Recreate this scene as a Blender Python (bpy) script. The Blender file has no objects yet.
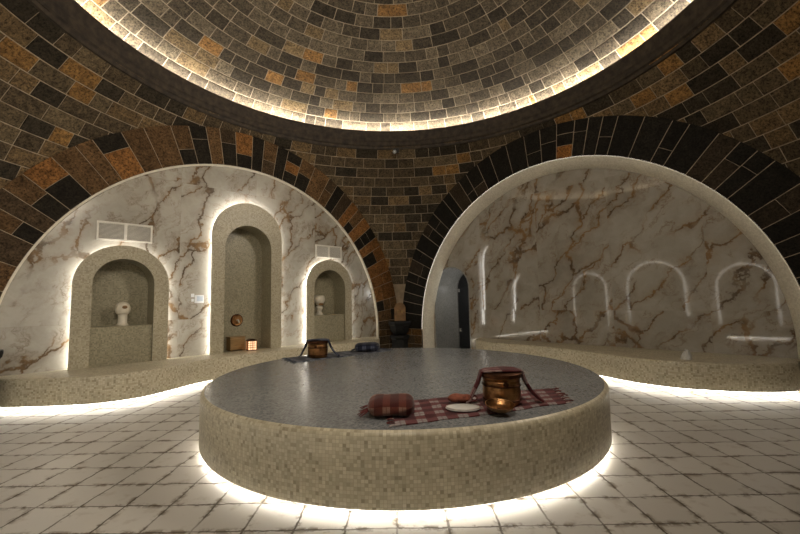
import bpy, bmesh, math, random
from math import sin, cos, pi, sqrt, atan2, radians, acos
from mathutils import Vector, Matrix
random.seed(11)
S = bpy.context.scene
COL = S.collection

# ------------------------------------------------------------------ layout (metres, room centre at the origin)
A = 4.74            # half side of the stone room
RI, RO = 3.87, 4.66 # arch ring radii
ZS = 0.65           # springing height of the arches
RS = sqrt(A*A + RO*RO)   # pendentive sphere
ZC = 5.42           # underside of the cornice
RR, ZR = 4.474, 5.82     # cornice lip
HB = 0.474          # bench height
HP = 0.593          # slab height
RP = 2.35
PC = (0.06, -0.045)
YM = A + 0.08       # marble behind the left arch
XM = 5.05           # marble behind the right arch

# ------------------------------------------------------------------ materials
def new_mat(name):
    m = bpy.data.materials.new(name); m.use_nodes = True
    nt = m.node_tree; nt.nodes.clear()
    out = nt.nodes.new('ShaderNodeOutputMaterial')
    b = nt.nodes.new('ShaderNodeBsdfPrincipled')
    nt.links.new(b.outputs[0], out.inputs[0])
    return m, nt, b
def N(nt, t, **kw):
    n = nt.nodes.new(t)
    for k, v in kw.items():
        if hasattr(n, k): setattr(n, k, v)
    return n
def lk(nt, a, b): nt.links.new(a, b)
def ramp(nt, fac, stops, interp='LINEAR'):
    r = nt.nodes.new('ShaderNodeValToRGB'); r.color_ramp.interpolation = interp
    el = r.color_ramp.elements
    while len(el) < len(stops): el.new(0.5)
    for e, (p, c) in zip(el, stops):
        e.position = p; e.color = (*c, 1)
    if fac is not None: lk(nt, fac, r.inputs[0])
    return r.outputs[0]
def noise(nt, vec, scale, detail=3, rough=.55, dist=0):
    n = N(nt, 'ShaderNodeTexNoise'); n.inputs['Scale'].default_value = scale
    n.inputs['Detail'].default_value = detail; n.inputs['Roughness'].default_value = rough
    n.inputs['Distortion'].default_value = dist
    if vec is not None: lk(nt, vec, n.inputs['Vector'])
    return n
def mixc(nt, fac, a, b, mode='MIX'):
    n = N(nt, 'ShaderNodeMix', data_type='RGBA', blend_type=mode)
    for sock, v in ((n.inputs[0], fac), (n.inputs[6], a), (n.inputs[7], b)):
        if isinstance(v, (int, float)): sock.default_value = v
        elif isinstance(v, tuple): sock.default_value = (*v, 1)
        else: lk(nt, v, sock)
    return n.outputs[2]
def math_(nt, op, a, b=None, c=None, clamp=False):
    n = N(nt, 'ShaderNodeMath', operation=op); n.use_clamp = clamp
    for i, v in enumerate((a, b, c)):
        if v is None: continue
        if isinstance(v, (int, float)): n.inputs[i].default_value = v
        else: lk(nt, v, n.inputs[i])
    return n.outputs[0]
def bump(nt, b, h, strength=.3, dist=.01):
    n = N(nt, 'ShaderNodeBump'); n.inputs['Strength'].default_value = strength
    n.inputs['Distance'].default_value = dist
    lk(nt, h, n.inputs['Height']); lk(nt, n.outputs[0], b.inputs['Normal'])
def objco(nt): return N(nt, 'ShaderNodeTexCoord').outputs['Object']
def uvco(nt): return N(nt, 'ShaderNodeTexCoord').outputs['UV']

def mat_plain(name, col, rough=.5, metal=0., spec=.5, var=.12, scale=20, bmp=0.):
    m, nt, b = new_mat(name)
    n = noise(nt, objco(nt), scale, 4)
    lo = tuple(c*(1-var) for c in col); hi = tuple(min(1, c*(1+var)) for c in col)
    lk(nt, ramp(nt, n.outputs[0], [(.3, lo), (.7, hi)]), b.inputs['Base Color'])
    b.inputs['Roughness'].default_value = rough; b.inputs['Metallic'].default_value = metal
    b.inputs['Specular IOR Level'].default_value = spec
    if bmp: bump(nt, b, n.outputs[0], bmp, .01)
    return m
def mat_emit(name, col, strength):
    m, nt, b = new_mat(name)
    b.inputs['Base Color'].default_value = (.9, .9, .88, 1)
    b.inputs['Emission Color'].default_value = (*col, 1)
    b.inputs['Emission Strength'].default_value = strength
    return m
def mat_stone(name, gain=1.0, tint=(1, 1, 1)):
    m, nt, b = new_mat(name)
    at = N(nt, 'ShaderNodeAttribute', attribute_name='stone')
    co = objco(nt)
    n1 = noise(nt, co, 9, 6, .7); n2 = noise(nt, co, 30, 6, .75)
    v = ramp(nt, n1.outputs[0], [(.28, (.45, .44, .42)), (.72, (1.5, 1.48, 1.44))])
    c = mixc(nt, 1., at.outputs[0], v, 'MULTIPLY')
    pits = ramp(nt, n2.outputs[0], [(.38, (.22, .2, .18)), (.5, (1, 1, 1)), (.64, (1.5, 1.48, 1.42))])
    c = mixc(nt, 1., c, pits, 'MULTIPLY')
    c = mixc(nt, 1., c, tuple(gain*t for t in tint), 'MULTIPLY')
    lk(nt, c, b.inputs['Base Color'])
    b.inputs['Roughness'].default_value = .85
    b.inputs['Specular IOR Level'].default_value = .2
    s = math_(nt, 'ADD', n1.outputs[0], math_(nt, 'MULTIPLY', n2.outputs[0], .6))
    bump(nt, b, s, .55, .02)
    return m
def mat_mosaic(name, stops, grout, size=.026, rough=.35, spec=.5, bmp=.25, jitter=.35):
    m, nt, b = new_mat(name)
    uv = uvco(nt)
    br = N(nt, 'ShaderNodeTexBrick', offset=0., squash=1.)
    br.inputs['Scale'].default_value = 1.
    br.inputs['Brick Width'].default_value = size; br.inputs['Row Height'].default_value = size
    br.inputs['Mortar Size'].default_value = size*.05; br.inputs['Mortar Smooth'].default_value = .3
    br.inputs['Color1'].default_value = (0, 0, 0, 1); br.inputs['Color2'].default_value = (1, 1, 1, 1)
    br.inputs['Mortar'].default_value = (.5, .5, .5, 1)
    lk(nt, uv, br.inputs['Vector'])
    c = ramp(nt, br.outputs['Color'], stops)
    big = noise(nt, uv, 1.3, 3)
    c = mixc(nt, 1., c, ramp(nt, big.outputs[0], [(.3, (.88, .88, .88)), (.7, (1.08, 1.08, 1.06))]), 'MULTIPLY')
    c = mixc(nt, br.outputs['Fac'], c, grout)
    lk(nt, c, b.inputs['Base Color'])
    rr = math_(nt, 'ADD', math_(nt, 'MULTIPLY', br.outputs['Fac'], .4), rough)
    lk(nt, rr, b.inputs['Roughness'])
    b.inputs['Specular IOR Level'].default_value = spec
    # tiny tilt of every tessera plus sunk grout
    hgt = math_(nt, 'SUBTRACT', math_(nt, 'MULTIPLY', br.outputs['Color'], jitter), br.outputs['Fac'])
    bump(nt, b, hgt, bmp, .002)
    return m
def mat_marble(name, seed=0., rough=.07, tile=(1.55, 2.75), off=(0., 1.2), white=(.46, .435, .38), amount=1., rot=-58):
    m, nt, b = new_mat(name)
    uv = uvco(nt)
    sep = N(nt, 'ShaderNodeSeparateXYZ'); lk(nt, uv, sep.inputs[0])
    tu = math_(nt, 'DIVIDE', math_(nt, 'SUBTRACT', sep.outputs[0], off[0]), tile[0])
    tv = math_(nt, 'DIVIDE', math_(nt, 'SUBTRACT', sep.outputs[1], off[1]), tile[1])
    iu = math_(nt, 'FLOOR', tu); iv = math_(nt, 'FLOOR', tv)
    cmb = N(nt, 'ShaderNodeCombineXYZ')
    lk(nt, math_(nt, 'ADD', iu, seed), cmb.inputs[0]); lk(nt, iv, cmb.inputs[1])
    wn = N(nt, 'ShaderNodeTexWhiteNoise', noise_dimensions='3D'); lk(nt, cmb.outputs[0], wn.inputs['Vector'])
    sc = N(nt, 'ShaderNodeVectorMath', operation='SCALE'); lk(nt, wn.outputs['Color'], sc.inputs[0]); sc.inputs['Scale'].default_value = 0.35
    ad = N(nt, 'ShaderNodeVectorMath', operation='ADD'); lk(nt, uv, ad.inputs[0]); lk(nt, sc.outputs[0], ad.inputs[1])
    ad2 = N(nt, 'ShaderNodeVectorMath', operation='ADD'); lk(nt, ad.outputs[0], ad2.inputs[0]); ad2.inputs[1].default_value = (seed*7.3, seed*3.1, seed)
    P = ad2.outputs[0]
    # turbulence used to bend the veins
    w = noise(nt, P, 1.6, 5, .62)
    ws = N(nt, 'ShaderNodeVectorMath', operation='SUBTRACT'); lk(nt, w.outputs['Color'], ws.inputs[0]); ws.inputs[1].default_value = (.5, .5, .5)
    wm = N(nt, 'ShaderNodeVectorMath', operation='SCALE'); lk(nt, ws.outputs[0], wm.inputs[0]); wm.inputs['Scale'].default_value = .75
    wp = N(nt, 'ShaderNodeVectorMath', operation='ADD'); lk(nt, P, wp.inputs[0]); lk(nt, wm.outputs[0], wp.inputs[1])
    # stretched along one diagonal
    m0 = N(nt, 'ShaderNodeMapping'); m0.inputs['Rotation'].default_value = (0, 0, radians(rot)); lk(nt, wp.outputs[0], m0.inputs[0])
    mp = N(nt, 'ShaderNodeMapping'); mp.inputs['Scale'].default_value = (.62, 2.1, 1); lk(nt, m0.outputs[0], mp.inputs[0])
    vo = N(nt, 'ShaderNodeTexVoronoi', feature='DISTANCE_TO_EDGE'); vo.inputs['Scale'].default_value = .85
    lk(nt, mp.outputs[0], vo.inputs['Vector'])
    mask = noise(nt, P, .95, 3, .5)
    mk = ramp(nt, mask.outputs[0], [(.34, (0, 0, 0)), (.48, (1, 1, 1))])
    big = ramp(nt, vo.outputs['Distance'], [(0., (1, 1, 1)), (.016, (.92, .92, .92)), (.034, (.3, .3, .3)), (.11, (.1, .1, .1)), (.2, (0, 0, 0))])
    mq = N(nt, 'ShaderNodeMapping'); mq.inputs['Scale'].default_value = (.6, 1.5, 1); lk(nt, m0.outputs[0], mq.inputs[0])
    fine_n = noise(nt, mq.outputs[0], 1.9, 6, .6)
    fine = ramp(nt, math_(nt, 'ABSOLUTE', math_(nt, 'SUBTRACT', fine_n.outputs[0], .5)), [(0., (.8, .8, .8)), (.010, (.3, .3, .3)), (.03, (.1, .1, .1)), (.06, (0, 0, 0))])
    mk2n = noise(nt, P, 2.1, 2, .5)
    mk2 = ramp(nt, mk2n.outputs[0], [(.40, (0, 0, 0)), (.58, (1, 1, 1))])
    cloud = noise(nt, wp.outputs[0], 1.1, 5, .65)
    base = mixc(nt, ramp(nt, cloud.outputs[0], [(.42, (0, 0, 0)), (.72, (.75, .75, .75))]), white, (white[0]*.58, white[1]*.57, white[2]*.54))
    hue = noise(nt, P, 2.7, 3, .6)
    veincol = mixc(nt, ramp(nt, hue.outputs[0], [(.4, (0, 0, 0)), (.58, (1, 1, 1))]), (.07, .042, .02), (.21, .122, .05))
    c = mixc(nt, math_(nt, 'MULTIPLY', math_(nt, 'MULTIPLY', big, mk), .95*amount), base, veincol)
    c = mixc(nt, math_(nt, 'MULTIPLY', math_(nt, 'MULTIPLY', fine, mk2), .9*amount), c, (.16, .1, .05))
    # slab joints
    fu = math_(nt, 'FRACT', tu); fv = math_(nt, 'FRACT', tv)
    eu = math_(nt, 'MINIMUM', fu, math_(nt, 'SUBTRACT', 1., fu)); ev = math_(nt, 'MINIMUM', fv, math_(nt, 'SUBTRACT', 1., fv))
    ju = math_(nt, 'LESS_THAN', math_(nt, 'MULTIPLY', eu, tile[0]), .003); jv = math_(nt, 'LESS_THAN', math_(nt, 'MULTIPLY', ev, tile[1]), .003)
    j = math_(nt, 'MAXIMUM', ju, jv)
    c = mixc(nt, math_(nt, 'MULTIPLY', j, .35), c, (.3, .27, .22))
    lk(nt, c, b.inputs['Base Color'])
    b.inputs['Roughness'].default_value = rough
    b.inputs['Specular IOR Level'].default_value = .62
    # each slab lies a hair out of true
    tl = N(nt, 'ShaderNodeVectorMath', operation='SUBTRACT'); lk(nt, wn.outputs['Color'], tl.inputs[0]); tl.inputs[1].default_value = (.5, .5, .5)
    ts = N(nt, 'ShaderNodeVectorMath', operation='SCALE'); lk(nt, tl.outputs[0], ts.inputs[0]); ts.inputs['Scale'].default_value = .012
    ge = N(nt, 'ShaderNodeNewGeometry')
    tn = N(nt, 'ShaderNodeVectorMath', operation='ADD'); lk(nt, ge.outputs['Normal'], tn.inputs[0]); lk(nt, ts.outputs[0], tn.inputs[1])
    nn = N(nt, 'ShaderNodeVectorMath', operation='NORMALIZE'); lk(nt, tn.outputs[0], nn.inputs[0])
    lk(nt, nn.outputs[0], b.inputs['Normal'])
    return m
def mat_floor():
    m, nt, b = new_mat('floor_tile_stone')
    uv = uvco(nt)
    wob = noise(nt, uv, 5., 4, .65)
    ws = N(nt, 'ShaderNodeVectorMath', operation='SUBTRACT'); lk(nt, wob.outputs['Color'], ws.inputs[0]); ws.inputs[1].default_value = (.5, .5, .5)
    wm = N(nt, 'ShaderNodeVectorMath', operation='SCALE'); lk(nt, ws.outputs[0], wm.inputs[0]); wm.inputs['Scale'].default_value = .045
    wp = N(nt, 'ShaderNodeVectorMath', operation='ADD'); lk(nt, uv, wp.inputs[0]); lk(nt, wm.outputs[0], wp.inputs[1])
    br = N(nt, 'ShaderNodeTexBrick', offset=0., squash=1.)
    br.inputs['Scale'].default_value = 1.
    br.inputs['Brick Width'].default_value = .34; br.inputs['Row Height'].default_value = .345
    br.inputs['Mortar Size'].default_value = .0095; br.inputs['Mortar Smooth'].default_value = .5
    br.inputs['Color1'].default_value = (0, 0, 0, 1); br.inputs['Color2'].default_value = (1, 1, 1, 1)
    lk(nt, wp.outputs[0], br.inputs['Vector'])
    tone = ramp(nt, br.outputs['Color'], [(0, (.52, .495, .455)), (1, (.62, .595, .55))])
    blot = noise(nt, uv, 7., 5, .65)
    tone = mixc(nt, ramp(nt, blot.outputs[0], [(.56, (0, 0, 0)), (.74, (.6, .6, .6))]), tone, (.36, .3, .235))
    # brown stains hugging some of the joints
    br2 = N(nt, 'ShaderNodeTexBrick', offset=0., squash=1.)
    br2.inputs['Scale'].default_value = 1.
    br2.inputs['Brick Width'].default_value = .34; br2.inputs['Row Height'].default_value = .345
    br2.inputs['Mortar Size'].default_value = .05; br2.inputs['Mortar Smooth'].default_value = 1.
    lk(nt, wp.outputs[0], br2.inputs['Vector'])
    st = noise(nt, uv, 7., 8, .72)
    sm = math_(nt, 'MULTIPLY', br2.outputs['Fac'], ramp(nt, st.outputs[0], [(.50, (0, 0, 0)), (.56, (1, 1, 1))]))
    tone = mixc(nt, math_(nt, 'MULTIPLY', sm, 1.), tone, (.15, .11, .07))
    gr = noise(nt, uv, 3.5, 3, .6)
    gm = math_(nt, 'MULTIPLY', br.outputs['Fac'], ramp(nt, gr.outputs[0], [(.3, (.35, .35, .35)), (.6, (1, 1, 1))]))
    c = mixc(nt, gm, tone, (.085, .065, .045))
    lk(nt, c, b.inputs['Base Color'])
    lk(nt, math_(nt, 'ADD', math_(nt, 'MULTIPLY', br.outputs['Fac'], .3), .33), b.inputs['Roughness'])
    bump(nt, b, math_(nt, 'SUBTRACT', math_(nt, 'MULTIPLY', blot.outputs[0], .3), br.outputs['Fac']), .35, .004)
    return m
def mat_plaid(name, light, mid, dark, n=(9, 5), rough=.95):
    m, nt, b = new_mat(name)
    uv = uvco(nt)
    sep = N(nt, 'ShaderNodeSeparateXYZ'); lk(nt, uv, sep.inputs[0])
    def bands(x, k):
        f = math_(nt, 'FRACT', math_(nt, 'MULTIPLY', x, k))
        wide = math_(nt, 'GREATER_THAN', f, .46)
        thin = math_(nt, 'MULTIPLY', math_(nt, 'GREATER_THAN', f, .20), math_(nt, 'LESS_THAN', f, .27))
        return wide, thin
    wu, tu = bands(sep.outputs[0], n[0]); wv, tv = bands(sep.outputs[1], n[1])
    s = math_(nt, 'MULTIPLY', math_(nt, 'ADD', wu, wv), .5)
    c = ramp(nt, s, [(0., light), (.5, mid), (1., dark)])
    c = mixc(nt, math_(nt, 'MULTIPLY', math_(nt, 'MAXIMUM', tu, tv), .5), c, mid)
    we = noise(nt, objco(nt), 140, 2)
    c = mixc(nt, .5, c, ramp(nt, we.outputs[0], [(.3, (.6, .6, .6)), (.7, (1.2, 1.2, 1.2))]), 'MULTIPLY')
    lk(nt, c, b.inputs['Base Color'])
    b.inputs['Roughness'].default_value = rough; b.inputs['Specular IOR Level'].default_value = .15
    b.inputs['Sheen Weight'].default_value = .15
    bump(nt, b, we.outputs[0], .4, .003)
    return m
def mat_copper(name, col=(.44, .23, .095), rough=.27, dark=.25):
    m, nt, b = new_mat(name)
    co = objco(nt)
    n = noise(nt, co, 11, 5, .6)
    c = ramp(nt, n.outputs[0], [(.3, tuple(x*dark for x in col)), (.62, col)])
    lk(nt, c, b.inputs['Base Color'])
    b.inputs['Metallic'].default_value = 1.
    lk(nt, ramp(nt, n.outputs[0], [(.3, (rough+.2,)*3), (.7, (rough,)*3)]), b.inputs['Roughness'])
    v = N(nt, 'ShaderNodeTexVoronoi'); v.inputs['Scale'].default_value = 48; lk(nt, co, v.inputs['Vector'])
    bump(nt, b, v.outputs['Distance'], .35, .004)
    return m
def mat_wood(name, a, c2, rough=.45):
    m, nt, b = new_mat(name)
    co = objco(nt)
    mp = N(nt, 'ShaderNodeMapping'); mp.inputs['Scale'].default_value = (3, 3, 40); lk(nt, co, mp.inputs[0])
    n = noise(nt, mp.outputs[0], 1.5, 5, .6, 1.)
    lk(nt, ramp(nt, n.outputs[0], [(.3, a), (.7, c2)]), b.inputs['Base Color'])
    b.inputs['Roughness'].default_value = rough
    bump(nt, b, n.outputs[0], .2, .004)
    return m
def mat_glass_dark(name, col, rough=.05):
    m, nt, b = new_mat(name)
    n = noise(nt, objco(nt), 2., 2)
    lk(nt, ramp(nt, n.outputs[0], [(.3, tuple(c*.85 for c in col)), (.7, col)]), b.inputs['Base Color'])
    b.inputs['Roughness'].default_value = rough; b.inputs['Specular IOR Level'].default_value = .6
    return m

WARM = (1., .955, .88)
M = {}
M['dome_stone'] = mat_stone('dome_basalt_blocks', 1.15, (1, .97, .87))
M['pend_stone'] = mat_stone('pendentive_blocks', 1.1, (1, .97, .86))
M['arch_stone'] = mat_stone('arch_blocks', 1.0, (1, .96, .86))
M['mortar'] = mat_plain('lime_mortar', (.35, .28, .195), .9, var=.3, scale=8, bmp=.3)
M['cornice'] = mat_plain('dark_basalt_moulding', (.040, .029, .019), .75, var=.6, scale=9, bmp=.4)
M['plaster'] = mat_plain('corner_plaster', (.24, .18, .115), .85, var=.3, scale=5, bmp=.4)
beige = [(0., (.30, .255, .17)), (.14, (.43, .38, .27)), (.5, (.51, .46, .335)), (.85, (.57, .52, .385)), (1., (.62, .57, .44))]
M['mosaic'] = mat_mosaic('beige_glass_mosaic', beige, (.40, .35, .26))
grey = [(0., (.125, .133, .142)), (.25, (.175, .184, .194)), (.6, (.21, .22, .23)), (1., (.27, .28, .29))]
M['mosaic_top'] = mat_mosaic('slab_top_mosaic', grey, (.15, .155, .16), size=.02, rough=.2, spec=.55, bmp=.13)  # cooler, dimmer light on the slab top put into this grey tint
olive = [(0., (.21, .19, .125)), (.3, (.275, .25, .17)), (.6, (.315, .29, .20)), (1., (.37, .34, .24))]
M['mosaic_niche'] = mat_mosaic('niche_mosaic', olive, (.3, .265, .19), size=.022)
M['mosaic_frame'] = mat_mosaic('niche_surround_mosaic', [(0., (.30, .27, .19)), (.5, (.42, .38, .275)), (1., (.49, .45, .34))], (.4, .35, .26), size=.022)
M['marble_l'] = mat_marble('gold_veined_marble_left', 1.3, rough=.16, off=(.25, 1.2))
M['marble_r'] = mat_marble('gold_veined_marble_right', 4.7, rough=.045, off=(.45, 1.2), white=(.35, .325, .28), rot=55)  # darker white carries the weaker light on this wall
M['mosaic_ring'] = mat_mosaic('cream_ring_mosaic', [(0., (.62, .58, .48)), (.5, (.71, .67, .56)), (1., (.78, .74, .63))], (.64, .6, .5), bmp=.12)
M['floor'] = mat_floor()
M['led'] = mat_emit('white_light_strip', WARM, 4.3)
M['led_floor'] = mat_emit('white_floor_light_strip', WARM, 6.5)
M['led_rear'] = mat_emit('white_niche_light_line', WARM, 1.9)
M['led_cove'] = mat_emit('dome_cove_light_strip', (1., .95, .87), 42.)
M['arch_fill'] = mat_emit('arch_fill_strip', (1., .92, .78), 1.1)
M['grey_gloss'] = mat_mosaic('grey_gloss_mosaic', [(0., (.2, .2, .19)), (1., (.3, .3, .285))], (.24, .24, .23), rough=.12, bmp=.05)
M['dark_glass'] = mat_glass_dark('smoked_glass', (.012, .013, .015))
M['chrome'] = mat_plain('brushed_steel', (.62, .62, .6), .25, 1., var=.08)
M['white_metal'] = mat_plain('white_painted_metal', (.70, .67, .60), .45, var=.05)
M['vent_dark'] = mat_plain('vent_plate_grey', (.24, .225, .19), .7, var=.1)  # back plate grey, darker than the frame
M['white_plastic'] = mat_plain('white_plastic', (.8, .82, .84), .35, var=.05)
M['black_metal'] = mat_plain('black_metal', (.012, .012, .012), .4, var=.2)
M['screen'] = mat_plain('pale_blue_display', (.60, .68, .78), .2, var=.05)
M['white_stone'] = mat_plain('white_marble_ornament', (.66, .61, .50), .4, var=.1, scale=12)
M['basin'] = mat_plain('black_basalt', (.007, .0065, .006), .5, spec=.2, var=.6, scale=14, bmp=.3)
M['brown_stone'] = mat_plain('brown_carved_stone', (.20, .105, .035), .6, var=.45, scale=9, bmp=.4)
M['brass'] = mat_plain('old_brass', (.45, .30, .1), .35, 1., var=.2)
M['copper'] = mat_copper('hammered_copper')
M['copper_rim'] = mat_copper('polished_copper_rim', (.62, .36, .18), .2, .8)
M['copper_dark'] = mat_copper('aged_dark_copper', (.13, .055, .028), .35)
M['red_plaid'] = mat_plaid('red_white_plaid_cotton', (.25, .22, .215), (.115, .032, .034), (.052, .007, .010), (9, 4))
M['red_plaid2'] = mat_plaid('red_plaid_pillow_cotton', (.20, .11, .08), (.095, .025, .017), (.05, .011, .009), (3.0, 2.2))
M['red_stripe'] = mat_plaid('red_striped_cotton', (.24, .16, .15), (.085, .016, .018), (.042, .007, .009), (2.5, 5))
M['blue_plaid'] = mat_plaid('blue_grey_plaid_cotton', (.13, .14, .17), (.032, .038, .058), (.011, .013, .024), (9, 4))
M['blue_plaid2'] = mat_plaid('dark_blue_pillow_cotton', (.08, .09, .13), (.018, .022, .042), (.008, .010, .019), (3., 2.2))
M['red_thread'] = mat_plain('dark_red_threads', (.10, .02, .018), .95, var=.4)
M['white_thread'] = mat_plain('grey_pink_threads', (.36, .29, .27), .95, var=.3)
M['blue_thread'] = mat_plain('dark_blue_threads', (.03, .035, .05), .95, var=.4)
M['white_ceramic'] = mat_plain('white_felt', (.56, .55, .52), .75, var=.06)
M['mitt'] = mat_plain('red_brown_mitt_cloth', (.17, .05, .028), .9, var=.4, scale=30, bmp=.5)
M['wood'] = mat_wood('honey_wood', (.17, .10, .035), (.33, .21, .085))
M['bucket_shine'] = mat_emit('amber_reflected_glow', (1., .5, .22), .5)  # emission stands in for strip light reflected by a copper bucket
M['cabinet_dark'] = mat_plain('dark_opening', (.02, .018, .015), .8)

# ------------------------------------------------------------------ mesh builder
class MB:
    def __init__(s): s.v = []; s.f = []; s.mi = []; s.uv = []; s.col = []
    def quad(s, pts, mi=0, uv=None, col=(1, 1, 1)):
        b = len(s.v); s.v += [tuple(p) for p in pts]; s.f.append(tuple(range(b, b+len(pts)))); s.mi.append(mi)
        s.uv.append(uv); s.col.append(col)
    def grid(s, P, mi=0, uv=None, col=(1, 1, 1), close_u=False, close_v=False):
        nu, nv = len(P), len(P[0]); b = len(s.v)
        for r in P: s.v += [tuple(p) for p in r]
        for i in range(nu if close_u else nu-1):
            for j in range(nv if close_v else nv-1):
                i2, j2 = (i+1) % nu, (j+1) % nv
                s.f.append((b+i*nv+j, b+i2*nv+j, b+i2*nv+j2, b+i*nv+j2)); s.mi.append(mi); s.col.append(col)
                if uv: s.uv.append([uv[i][j], uv[i+1][j], uv[i+1][j+1], uv[i][j+1]])
                else: s.uv.append(None)
    def box(s, lo, hi, mi=0, mtx=None):
        x0, y0, z0 = lo; x1, y1, z1 = hi
        P = [Vector(p) for p in ((x0,y0,z0),(x1,y0,z0),(x1,y1,z0),(x0,y1,z0),(x0,y0,z1),(x1,y0,z1),(x1,y1,z1),(x0,y1,z1))]
        if mtx: P = [mtx @ p for p in P]
        b = len(s.v); s.v += [tuple(p) for p in P]
        for f, du in (((0,3,2,1),'xy'),((4,5,6,7),'xy'),((0,1,5,4),'xz'),((2,3,7,6),'xz'),((1,2,6,5),'yz'),((3,0,4,7),'yz')):
            s.f.append(tuple(b+i for i in f)); s.mi.append(mi); s.col.append((1,1,1))
            ax = {'x':0,'y':1,'z':2}
            s.uv.append([(P[i][ax[du[0]]], P[i][ax[du[1]]]) for i in f])
    def lathe(s, prof, seg=32, mi=0, c=(0,0,0), mtx=None, sx=1, sy=1):
        P = []
        for r, z in prof:
            row = []
            for k in range(seg):
                a = 2*pi*k/seg; p = Vector((c[0]+sx*r*cos(a), c[1]+sy*r*sin(a), c[2]+z))
                row.append(mtx @ p if mtx else p)
            P.append(row)
        L = [0]
        for (r0,z0),(r1,z1) in zip(prof, prof[1:]): L.append(L[-1]+sqrt((r1-r0)**2+(z1-z0)**2))
        rm = max(r for r,z in prof)
        uv = [[(rm*2*pi*k/seg, L[i]) for k in range(seg+1)] for i in range(len(prof))]
        s.grid(P, mi, uv, close_v=True)
    def tube(s, path, r, seg=8, mi=0, cap=True):
        path = [Vector(p) for p in path]; P = []
        for i, p in enumerate(path):
            t = (path[min(i+1, len(path)-1)] - path[max(i-1, 0)]).normalized()
            up = Vector((0,0,1)) if abs(t.z) < .9 else Vector((1,0,0))
            a = t.cross(up).normalized(); b = a.cross(t)
            rr = r[i] if isinstance(r, (list, tuple)) else r
            P.append([p + a*rr*cos(2*pi*k/seg) + b*rr*sin(2*pi*k/seg) for k in range(seg)])
        s.grid(P, mi, close_v=True)
        if cap: s.quad(P[0][::-1], mi); s.quad(P[-1], mi)
    def build(s, name, mats, parent=None, loc=(0,0,0), smooth=None, attr=False, merge=1e-5, bevel=None, recalc=True):
        me = bpy.data.meshes.new(name); me.from_pydata(s.v, [], s.f)
        uvl = me.uv_layers.new(name='UVMap')
        for p, uv, mi in zip(me.polygons, s.uv, s.mi):
            p.material_index = mi
            if uv:
                for li, q in zip(p.loop_indices, uv): uvl.data[li].uv = q
        if attr:
            ca = me.color_attributes.new('stone', 'FLOAT_COLOR', 'CORNER')
            for p, c in zip(me.polygons, s.col):
                for li in p.loop_indices: ca.data[li].color = (*c, 1)
        if not isinstance(mats, (list, tuple)): mats = [mats]
        for m in mats: me.materials.append(m)
        if merge or recalc:
            bm = bmesh.new(); bm.from_mesh(me)
            if merge: bmesh.ops.remove_doubles(bm, verts=bm.verts, dist=merge)
            if recalc: bmesh.ops.recalc_face_normals(bm, faces=bm.faces)
            bm.to_mesh(me); bm.free()
        if smooth is not None:
            me.shade_smooth() if smooth >= 180 else smooth_by(me, smooth)
        o = bpy.data.objects.new(name, me); COL.objects.link(o); o.location = loc
        if parent: o.parent = parent
        if bevel:
            md = o.modifiers.new('edge_round', 'BEVEL'); md.width = bevel; md.segments = 2; md.limit_method = 'ANGLE'; md.angle_limit = radians(40)
        return o
def smooth_by(me, ang):
    bm = bmesh.new(); bm.from_mesh(me)
    for f in bm.faces: f.smooth = True
    for e in bm.edges:
        if len(e.link_faces) == 2 and e.calc_face_angle(0) > radians(ang): e.smooth = False
    bm.to_mesh(me); bm.free()
def empty(name, label, cat, loc=(0,0,0), rz=0, group=None):
    o = bpy.data.objects.new(name, None); COL.objects.link(o); o.location = loc; o.rotation_euler = (0,0,rz)
    o.empty_display_size = .1
    return tag(o, label, cat, group)
def tag(o, label, cat, group=None):
    o['label'] = label; o['category'] = cat
    if group: o['group'] = group
    return o
def struct(o): o['kind'] = 'structure'; return o
def copy_tree(o, parent=None):
    c = o.copy(); COL.objects.link(c); c.parent = parent
    for ch in list(o.children): copy_tree(ch, c)
    return c

# ------------------------------------------------------------------ stone colours
def stone_col(kind):
    r = random.random()
    j = random.uniform(.8, 1.25)
    if kind == 'dome':
        if r < .05: c = (.24, .135, .055)
        elif r < .13: c = (.17, .125, .075)
        elif r < .40: c = (.045, .037, .028)
        elif r < .7: c = (.085, .070, .053)
        else: c = (.12, .100, .076)
    elif kind == 'pend':
        if r < .07: c = (.20, .115, .045)
        elif r < .25: c = (.135, .095, .055)
        elif r < .52: c = (.034, .028, .021)
        elif r < .82: c = (.076, .058, .039)
        else: c = (.10, .078, .052)
    elif kind == 'arch_left':
        if r < .20: c = (.20, .098, .036)
        elif r < .48: c = (.115, .070, .036)
        elif r < .62: c = (.06, .042, .027)
        else: c = (.019, .016, .0125)
    else:
        if r < .06: c = (.22, .10, .03)
        elif r < .22: c = (.034, .026, .018)
        else: c = (.013, .0115, .0095)
    return tuple(x*j for x in c)

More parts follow.
